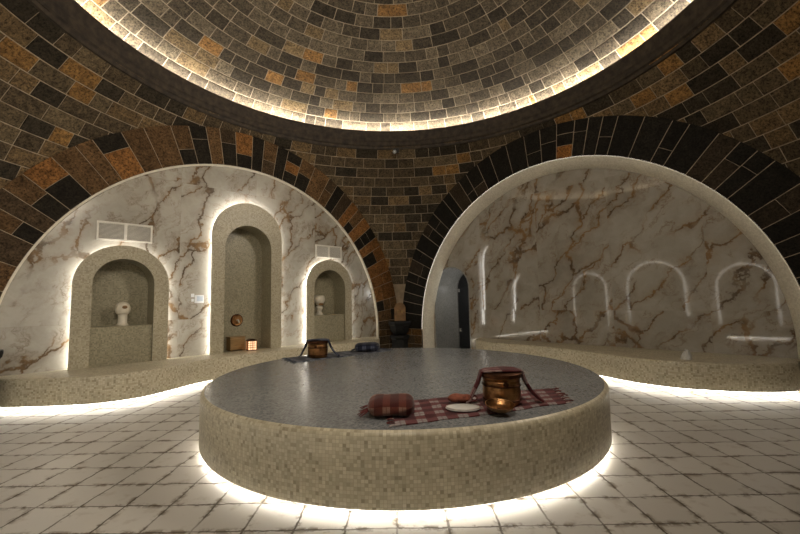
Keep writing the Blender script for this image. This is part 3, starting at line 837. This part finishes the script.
def make_towel(label, loc, rz, mat, z0, spread=(.30, .33), top_w=.085):
    """a folded towel laid over the bucket lid, its two tails hanging down to the cloth"""
    path = [(-spread[0], z0-.265+.012, .05), (-spread[0]+.035, .035, .045), (-.235, .10, .042), (-.195, .185, .042), (-.178, .250, .045), (-.168, .292, .055), (-.12, .302, top_w), (-.05, .307, top_w+.012), (0, .309, top_w+.015), (.05, .307, top_w+.012), (.12, .302, top_w), (.168, .292, .055), (.178, .250, .045), (.20, .185, .04), (.245, .10, .04), (spread[1]-.03, .035, .045), (spread[1], .012, .05)]
    path[0] = (-spread[0], .012, .05)
    mb = MB(); m = 10
    top, bot = [], []
    for i, (x, z, w) in enumerate(path):
        a, b = path[max(i-1, 0)], path[min(i+1, len(path)-1)]
        t = Vector((b[0]-a[0], 0, b[1]-a[1])).normalized(); nn = Vector((-t.z, 0, t.x))
        tr, br = [], []
        for j in range(m+1):
            y = -w + 2*w*j/m
            cr = .005*sin(j*2.1+i*.6) if w < .08 else .003*sin(j*1.7+i)
            droop = 0
            if w > .08: droop = -.006*max(0, (abs(y)-.085)/.05)
            p = Vector((x, y, z+droop)) + nn*(cr+.004)
            tr.append(p); br.append(p - nn*.012)
        top.append(tr); bot.append(br)
    uv = [[(i/(len(path)-1)*1.2, j/m*.5) for j in range(m+1)] for i in range(len(path))]
    mb.grid(top, 0, uv); mb.grid([r[::-1] for r in bot], 0, uv)
    for k in (0, m): mb.grid([[top[i][k], bot[i][k]] for i in range(len(path))], 0, [[(uv[i][k]), (uv[i][k])] for i in range(len(path))])
    for k in (0, -1): mb.grid([[top[k][j], bot[k][j]] for j in range(m+1)], 0, [[uv[0][j], uv[0][j]] for j in range(m+1)])
    o = mb.build('draped_towel', mat, loc=loc, smooth=60); o.rotation_euler = (0, 0, rz); o.scale = (1.04, 1.0, .915)
    return tag(o, label, 'towel')
def make_cloth(name, label, P4, mat, thread_d, thread_l, z0, group=None):
    """flat woven cloth given its four corners (left-front, right-front, right-back, left-back), fringe at both short ends"""
    c = Vector((sum(p[0] for p in P4)/4, sum(p[1] for p in P4)/4, z0))
    e = empty(name, label, 'cloth', c, 0, group)
    Q = [Vector((p[0], p[1], 0)) - Vector((c.x, c.y, 0)) for p in P4]
    nu, nv = 60, 24
    def at(s, t):
        p = (Q[0]*(1-s)+Q[1]*s)*(1-t) + (Q[3]*(1-s)+Q[2]*s)*t
        dx = Q[1]-Q[0]; d = Vector((-dx.y, dx.x, 0)).normalized()
        p = p + d*(.012*sin(s*9+t*2)+.008*sin(s*23+1.3))*(1 if 0 < t < 1 else .8)
        h = .004 + .0035*(sin(s*17+t*5)*sin(t*11+s*3)+1) + .004*max(0, sin(s*31+t*9))**4
        return p + Vector((0, 0, h))
    top = [[at(i/nu, j/nv) for j in range(nv+1)] for i in range(nu+1)]
    bot = [[Vector((p.x, p.y, .0008)) for p in r] for r in top]
    uv = [[(i/nu*1.0, j/nv*1.0) for j in range(nv+1)] for i in range(nu+1)]
    mb = MB(); mb.grid(top, 0, uv); mb.grid(bot, 0, uv)
    for j in (0, nv): mb.grid([[top[i][j], bot[i][j]] for i in range(nu+1)], 0, [[uv[i][j]]*2 for i in range(nu+1)])
    for i in (0, nu): mb.grid([[top[i][j], bot[i][j]] for j in range(nv+1)], 0, [[uv[i][j]]*2 for j in range(nv+1)])
    mb.build('weave', mat, parent=e, smooth=60)
    for s, sg in ((0., -1), (1., 1)):
        fr = MB(); d = (Q[1]-Q[0]).normalized()*sg
        for k in range(26):
            t = (k+.5)/26; a = at(s, t); ln = random.uniform(.045, .085); sk = Vector((-d.y, d.x, 0))*random.uniform(-.02, .02)
            if k % 2 == 0:
                fr.tube([a, a + d*ln*.5 + sk*.4 + Vector((0,0,.004)), a + d*ln + sk + Vector((0,0,-.001))], [.0035, .0045, .006], 5, random.choice([0, 0, 1]))
            else:
                fr.tube([a, a + d*ln*.4 + sk, a + d*ln*.75 + sk*1.6], [.003, .003, .003], 5, random.choice([0, 1]))
        fr.build('fringe', [thread_d, thread_l], parent=e)
    return e
def make_pillow(name, label, loc, rz, mat, thread, L=.36, W=.30, H=.135, group=None):
    e = empty(name, label, 'pillow', loc, rz, group)
    nu, nv = 36, 40
    P, U = [], []
    for i in range(nu+1):
        s = -1 + 2*i/nu
        k = (1-abs(s)**5)**.45 if abs(s) < 1 else 0
        k = max(k, .16)
        row, ur = [], []
        for j in range(nv):
            a = 2*pi*j/nv
            y = W/2*math.copysign(abs(cos(a))**.75, cos(a))*(.72+.28*k)*(k**.5); z = H/2*math.copysign(abs(sin(a))**.9, sin(a))*k
            pin = .008*sin(a*5+s*4)*(.3+abs(s))
            row.append(Vector((s*L/2, y + pin, max(z, -H/2*.86) + H/2*.86 + .5*pin*k)))
        P.append(row)
        U.append([(i/nu, j/nv) for j in range(nv+1)])
    mb = MB(); mb.grid(P, 0, U, close_v=True); mb.quad(P[0]); mb.quad(P[-1])
    # seat it
    zmin = min(v[2] for v in mb.v); mb.v = [(v[0], v[1], v[2]-zmin) for v in mb.v]
    mb.build('cushion', mat, parent=e, smooth=80)
    fr = MB()
    for k in range(9):
        y = -W*.36 + W*.72*k/8
        fr.tube([(-L/2+.01, y*.6, .035), (-L/2-.025, y*.9+.008*sin(k*3), .02+.01*sin(k)), (-L/2-.05-.015*(k % 3), y*1.05, .006)], [.006, .005, .004], 5)
    fr.build('tassels', thread, parent=e)
    return e
ZT = HP
make_cloth('plaid_cloth', 'red and white plaid cloth spread near the front edge of the round slab', [(-1.58, -1.60), (-.20, -2.25), (.23, -1.92), (-1.17, -1.08)], M['red_plaid'], M['red_thread'], M['white_thread'], ZT)
CL = ZT + .0155
make_pillow('plaid_pillow', 'small plump red plaid pillow at the left end of the red cloth', (-1.39, -1.35, CL), radians(-45), M['red_plaid2'], M['red_thread'], .37, .34, .135)
b1 = make_bucket('copper bucket standing on the red and white plaid cloth', 'copper buckets on the round slab', (-.56, -1.85, CL), radians(-45))
make_towel('folded dark red striped towel draped over the copper bucket on the red cloth', (-.56, -1.85, CL), radians(-45), M['red_stripe'], .265)
def make_bowl(label, loc, tilt, rz, r=.105):
    e = empty('copper_bowl', label, 'bowl', loc, rz, 'copper bath bowls')
    mt = Matrix.Rotation(tilt, 4, 'X')
    k = r/.105
    e.scale = (1.05, 1.05, .8)
    prof = [(0, .006), (.028, .004), (.03, 0), (.036, 0), (.04, .006), (.075, .022), (.098, .045), (.105, .07), (.109, .074), (.107, .077), (.101, .072), (.093, .047), (.07, .026), (.03, .012)]
    mb = MB(); mb.lathe([(a*k, b*k) for a, b in prof], 36, mtx=mt)
    zmin = min(v[2] for v in mb.v); mb.v = [(x, y, z-zmin) for x, y, z in mb.v]
    shell = mb.build('shell', M['copper'], parent=e, smooth=50)
    mb = MB(); mb.lathe([(0, .0125*k), (.02*k, .016*k), (.022*k, .02*k), (.012*k, .03*k), (0, .032*k)], 16, mtx=mt)
    mb.v = [(x, y, z-zmin) for x, y, z in mb.v]
    mb.build('boss', M['copper_dark'], parent=shell, smooth=40)
    mb = MB(); mb.lathe([(.106*k, .0735*k), (.1105*k, .0765*k), (.1085*k, .0805*k), (.1045*k, .0775*k)], 36, mtx=mt)
    mb.v = [(x, y, z-zmin) for x, y, z in mb.v]
    mb.build('rim', M['copper_rim'], parent=shell, smooth=60)
    return e
make_bowl('small copper bowl tilted on its side against the copper bucket on red cloth', (-.825, -1.985, CL), radians(9), radians(-30), .105)
# felt soap mat and bath mitt
e = empty('soap_mat', 'flat white oval soap mat on the red plaid cloth left of the bucket', 'mat', (-.935, -1.715, CL), radians(-50))
mb = MB(); mb.lathe([(0, 0), (.13, 0), (.14, .006), (.138, .013), (.12, .016), (0, .019)], 36, sx=1., sy=.72); mb.build('felt', M['white_ceramic'], parent=e, smooth=40)
mb = MB(); mb.lathe([(.131, .0125), (.1375, .0145), (.1375, .018), (.131, .0185)], 36, sx=1., sy=.72); mb.build('piping', M['white_thread'], parent=e, smooth=40)
e = empty('bath_mitt', 'crumpled reddish brown bath mitt lying on the red cloth behind white mat', 'mitt', (-.80, -1.585, CL), radians(-50))
mb = MB(); P = []; U = []
for i in range(19):
    s = -1+2*i/18; k = max(.12, (1-abs(s)**3)**.5)
    P.append([Vector((.105*s, .062*k*cos(2*pi*j/18)*(1+.08*sin(3*s)), .033+.033*k*sin(2*pi*j/18)*(1+.18*sin(5*s+j)))) for j in range(18)])
mb.grid(P, 0, close_v=True); mb.quad(P[0]); mb.quad(P[-1])
zmin = min(v[2] for v in mb.v); mb.v = [(x, y, z-zmin) for x, y, z in mb.v]
mitt = mb.build('mitt_body', M['mitt'], parent=e, smooth=80)
mb = MB(); mb.tube([(.1, 0, .04), (.13, .012, .06), (.15, 0, .04), (.13, -.012, .02), (.1, 0, .03)], .005, 6); mb.build('hanging_loop', M['red_thread'], parent=mitt, smooth=60)

# the blue set at the back of the slab
make_cloth('plaid_cloth', 'dark blue plaid cloth spread at the far edge of the round slab', [(-.52, 1.62), (1.28, 1.50), (1.30, 1.92), (-.42, 2.16)], M['blue_plaid'], M['blue_thread'], M['blue_thread'], ZT)
b2 = copy_tree(b1); b2.location = (-.05, 1.80, CL); b2['label'] = 'copper bucket standing on the dark blue cloth at the far slab edge'
make_towel('dark blue towel draped over the far copper bucket on the blue cloth', (-.05, 1.80, CL), radians(-45), M['blue_plaid2'], .265, (.30, .34), .085)
make_pillow('plaid_pillow', 'dark blue plaid pillow at the right end of the blue cloth', (.92, 1.72, CL), radians(-45), M['blue_plaid2'], M['blue_thread'], .44, .32, .155)

# things in the tall niche
e = empty('wooden_box', 'honey coloured wooden box standing in the left corner of tallest niche', 'box', (-.11, 4.96, HB))
mb = MB(); mb.box((-.16, -.11, .02), (.16, .11, .27)); mb.build('body', M['wood'], parent=e, bevel=.012)
mb = MB(); mb.box((-.17, -.12, .27), (.17, .12, .30)); mb.build('lid', M['wood'], parent=e, bevel=.01)
for x in (-.12, .14):
    mb = MB(); mb.box((x-.02, -.09, 0), (x+.02, .09, .02)); mb.build('foot', M['wood'], parent=e)
e = empty('wall_spout', 'round copper water spout on back of the tallest niche above wooden box', 'spout', (-.03, YB-.001, 1.12))
mt = Matrix.Rotation(pi/2, 4, 'X')
mb = MB(); mb.lathe([(0, .0), (.125, 0), (.13, .012), (.115, .03), (.1, .022), (.06, .03), (.0, .03)], 32, mtx=mt); mb.build('rosette', M['copper'], parent=e, smooth=40)
mb = MB(); mb.lathe([(.118, .002), (.135, .004), (.138, .018), (.13, .028), (.118, .03)], 32, mtx=mt); mb.build('rim', M['copper_dark'], parent=e, smooth=40)
mb = MB(); mb.tube([(0, -.03, 0), (0, -.09, .005), (0, -.125, -.02), (0, -.13, -.055)], [.02, .018, .017, .019], 12); mb.build('nozzle', M['white_stone'], parent=e, smooth=60)
e = empty('bright_bucket', 'copper bucket bright with reflected light, built as a box with glowing panes, on bench before the tallest niche', 'lantern', (.115, 4.675, HB), radians(-12)); e.scale = (.92, .92, .92)  # bucket's reflected shine built as glowing panes
h, w = .25, .10
mb = MB(); mb.box((-w, -w, 0), (w, w, .02)); mb.build('base', M['copper_dark'], parent=e, bevel=.004)
for sx in (-1, 1):
    for sy in (-1, 1):
        mb = MB(); mb.box((sx*w-.009, sy*w-.009, .02), (sx*w+.009, sy*w+.009, h-.03)); mb.build('post', M['copper'], parent=e)
for k in range(4):
    mtp = Matrix.Rotation(k*pi/2, 4, 'Z')
    mb = MB(); mb.box((-w+.01, -w+.004, .021), (w-.01, -w+.008, h-.031), mtx=mtp); pane = mb.build('pane', M['bucket_shine'], parent=e)
    mb = MB()
    for x in (-.035, 0, .035): mb.box((x-.005, -w-.003, .021), (x+.005, -w+.0035, h-.031), mtx=mtp)
    for z in (.075, .125, .175): mb.box((-w+.01, -w-.0025, z-.005), (w-.01, -w+.003, z+.005), mtx=mtp)
    mb.build('grille', M['copper'], parent=pane)
mb = MB(); mb.lathe([(.152, h-.03), (.152, h-.012), (.10, h+.005), (.05, h+.02), (0, h+.022)], 4, mtx=Matrix.Rotation(pi/4, 4, 'Z')); mb.quad([(w*s, w*t, h-.03) for s, t in ((-1,-1),(1,-1),(1,1),(-1,1))]); mb.build('roof', M['copper_dark'], parent=e)

# small crumpled white cloth on the right bench
e = empty('crumpled_cloth', 'small crumpled white cloth lying on the right bench', 'cloth', (3.98, -2.42, HB), .3)
P = []
for i in range(13):
    t = pi/2*(1-i/12)
    P.append([Vector(((.085*cos(t)+.012*sin(j*1.9+i))*cos(2*pi*j/20), (.07*cos(t)+.012*sin(j*2.3+i*.8))*sin(2*pi*j/20), max(.001, .13*sin(t)*(1+.25*cos(2*pi*j/20+2.3))+.012*sin(j*1.3+i*1.1)*cos(t)) if i < 12 else .001)) for j in range(20)])
mb = MB(); mb.grid(P, 0, close_v=True); mb.quad(P[-1]); mb.quad(P[0]); mb.build('folds', M['white_ceramic'], parent=e, smooth=70)
mb = MB(); mb.tube([(.06, -.03, .02), (.1, -.05, .008), (.13, -.03, .006)], [.012, .009, .005], 6); mb.build('corner_tail', M['white_ceramic'], parent=e, smooth=70)

# ------------------------------------------------------------------ stone wash basins
def make_basin(label, loc, rz):
    e = empty('wash_basin', label, 'basin', loc, rz, 'black stone basins at the room corners')
    mb = MB(); mb.lathe([(0, 0), (.30, 0), (.30, .06), (.255, .09), (.24, .12), (.24, .40), (.26, .43), (.29, .46), (.29, .52), (0, .52)], 8, mtx=Matrix.Rotation(pi/8, 4, 'Z')); mb.build('pedestal', M['basin'], parent=e)
    mb = MB(); mb.lathe([(0, .52), (.15, .52), (.20, .55), (.27, .65), (.30, .78), (.33, .82), (.34, .87), (.33, .9), (.29, .9), (.26, .84), (.2, .68), (0, .63)], 8, mtx=Matrix.Rotation(pi/8, 4, 'Z')); mb.build('bowl', M['basin'], parent=e)
    return e
w1 = make_basin('black stone wash basin on a pedestal in the far stone corner', (4.12, 4.14, 0), radians(45))
w2 = copy_tree(w1); w2.location = (-3.97, 4.30, 0); w2['label'] = 'black stone wash basin cut off by the left edge beside left bench end'
e = empty('tap_panel', 'arched brown stone tap panel on the corner behind black basin', 'panel', (4.575, 4.575, .55), radians(-45))
ol = arch_outline(-.165, .165, 0, .87)
mb = MB()
for v in (-.06, .0):
    mb.quad([(u, v, z) for u, z in ol])
mb.grid([[(u, -.06, z), (u, .0, z)] for u, z in ol + ol[:1]])
mb.build('slab', M['brown_stone'], parent=e)
for s in (-1, 1):
    mb = MB(); mb.tube([(s*.06, -.06, .62), (s*.06, -.12, .63), (s*.06, -.155, .60), (s*.06, -.16, .565)], [.017, .014, .013, .014], 10); mb.build('tap', M['brass'], parent=e, smooth=60)

# small black spotlight below the cornice
e = empty('spotlight', 'small black spotlight fixed under the dome cornice above the far corner', 'spotlight', (3.235, 3.235, 5.30), radians(45))
mb = MB(); mb.box((.0, -.07, .0), (.045, .07, .1)); mb.build('bracket', M['black_metal'], parent=e, bevel=.006)
mb = MB(); mb.lathe([(0, 0), (.05, 0), (.055, .02), (.06, .13), (.052, .13), (.048, .115), (0, .115)], 20, mtx=Matrix.Translation((.03, .04, .03)) @ Matrix.Rotation(radians(-115), 4, 'Y')); mb.build('head', M['black_metal'], parent=e, smooth=40)
mb = MB(); mb.lathe([(0, .116), (.046, .116)], 20, mtx=Matrix.Translation((.03, .04, .03)) @ Matrix.Rotation(radians(-115), 4, 'Y')); mb.build('lens', M['chrome'], parent=e)

lp = bpy.data.lights.new('passage_fill', 'POINT'); lp.energy = 4.; lp.shadow_soft_size = .12; lp.color = (1., .97, .93)  # added fill light to brighten the doorway lining, no lamp known there
lo_ = bpy.data.objects.new('passage_fill', lp); COL.objects.link(lo_); lo_.location = (5.55, DY0+.2, 1.75)
# a pair of added fill beams below the cornice, without real fixtures
def spot(x, y, z, tgt, energy, size, r=.7, col=(1., .88, .72), blend=.8):
    l = bpy.data.lights.new('corner_fill_beam', 'SPOT'); l.energy = energy; l.spot_size = radians(size); l.spot_blend = blend
    l.shadow_soft_size = r; l.color = col
    o = bpy.data.objects.new('corner_fill_beam', l); COL.objects.link(o); o.location = (x, y, z)
    o.rotation_euler = (Vector(tgt)-Vector((x, y, z))).to_track_quat('-Z', 'Y').to_euler()
    return o
spot(-3.05, -3.05, 5.2, (3.5, 3.5, 2.3), 270, 140)
spot(3.05, -3.05, 5.2, (-3.5, 3.5, 2.3), 290, 112, blend=1.)

# ------------------------------------------------------------------ camera, light, look
yaw = radians(44.756); pitch = radians(4.87); roll = -.0204
Fh = Vector((sin(yaw), cos(yaw), 0)); Rt = Vector((cos(yaw), -sin(yaw), 0))
fw = Fh*cos(pitch) + Vector((0,0,sin(pitch))); up = -Fh*sin(pitch) + Vector((0,0,cos(pitch)))
cx_ = Rt*cos(roll) + up*sin(roll); cy_ = -Rt*sin(roll) + up*cos(roll)
cam = bpy.data.cameras.new('camera'); co = bpy.data.objects.new('camera', cam); COL.objects.link(co)
mw = Matrix.Identity(4)
for i, vv in enumerate((cx_, cy_, -fw)):
    for k in range(3): mw[k][i] = vv[k]
mw.translation = Vector((-3.551, -3.660, 1.5))
co.matrix_world = mw
cam.sensor_width = 36; cam.sensor_fit = 'HORIZONTAL'; cam.lens = 385.73/800*36; cam.clip_start = .05
S.camera = co
w = bpy.data.worlds.new('world'); S.world = w; w.use_nodes = True
w.node_tree.nodes['Background'].inputs[0].default_value = (0, 0, 0, 1); w.node_tree.nodes['Background'].inputs[1].default_value = 0

S.view_settings.view_transform = 'Standard'; S.view_settings.look = 'None'
S.view_settings.gamma = 1; S.view_settings.exposure = 1.3; S.view_settings.use_curve_mapping = False
S.cycles.use_denoising = True
S.cycles.max_bounces = 10; S.cycles.diffuse_bounces = 6; S.cycles.glossy_bounces = 5
S.cycles.sample_clamp_indirect = 4.0
S.cycles.use_light_tree = True
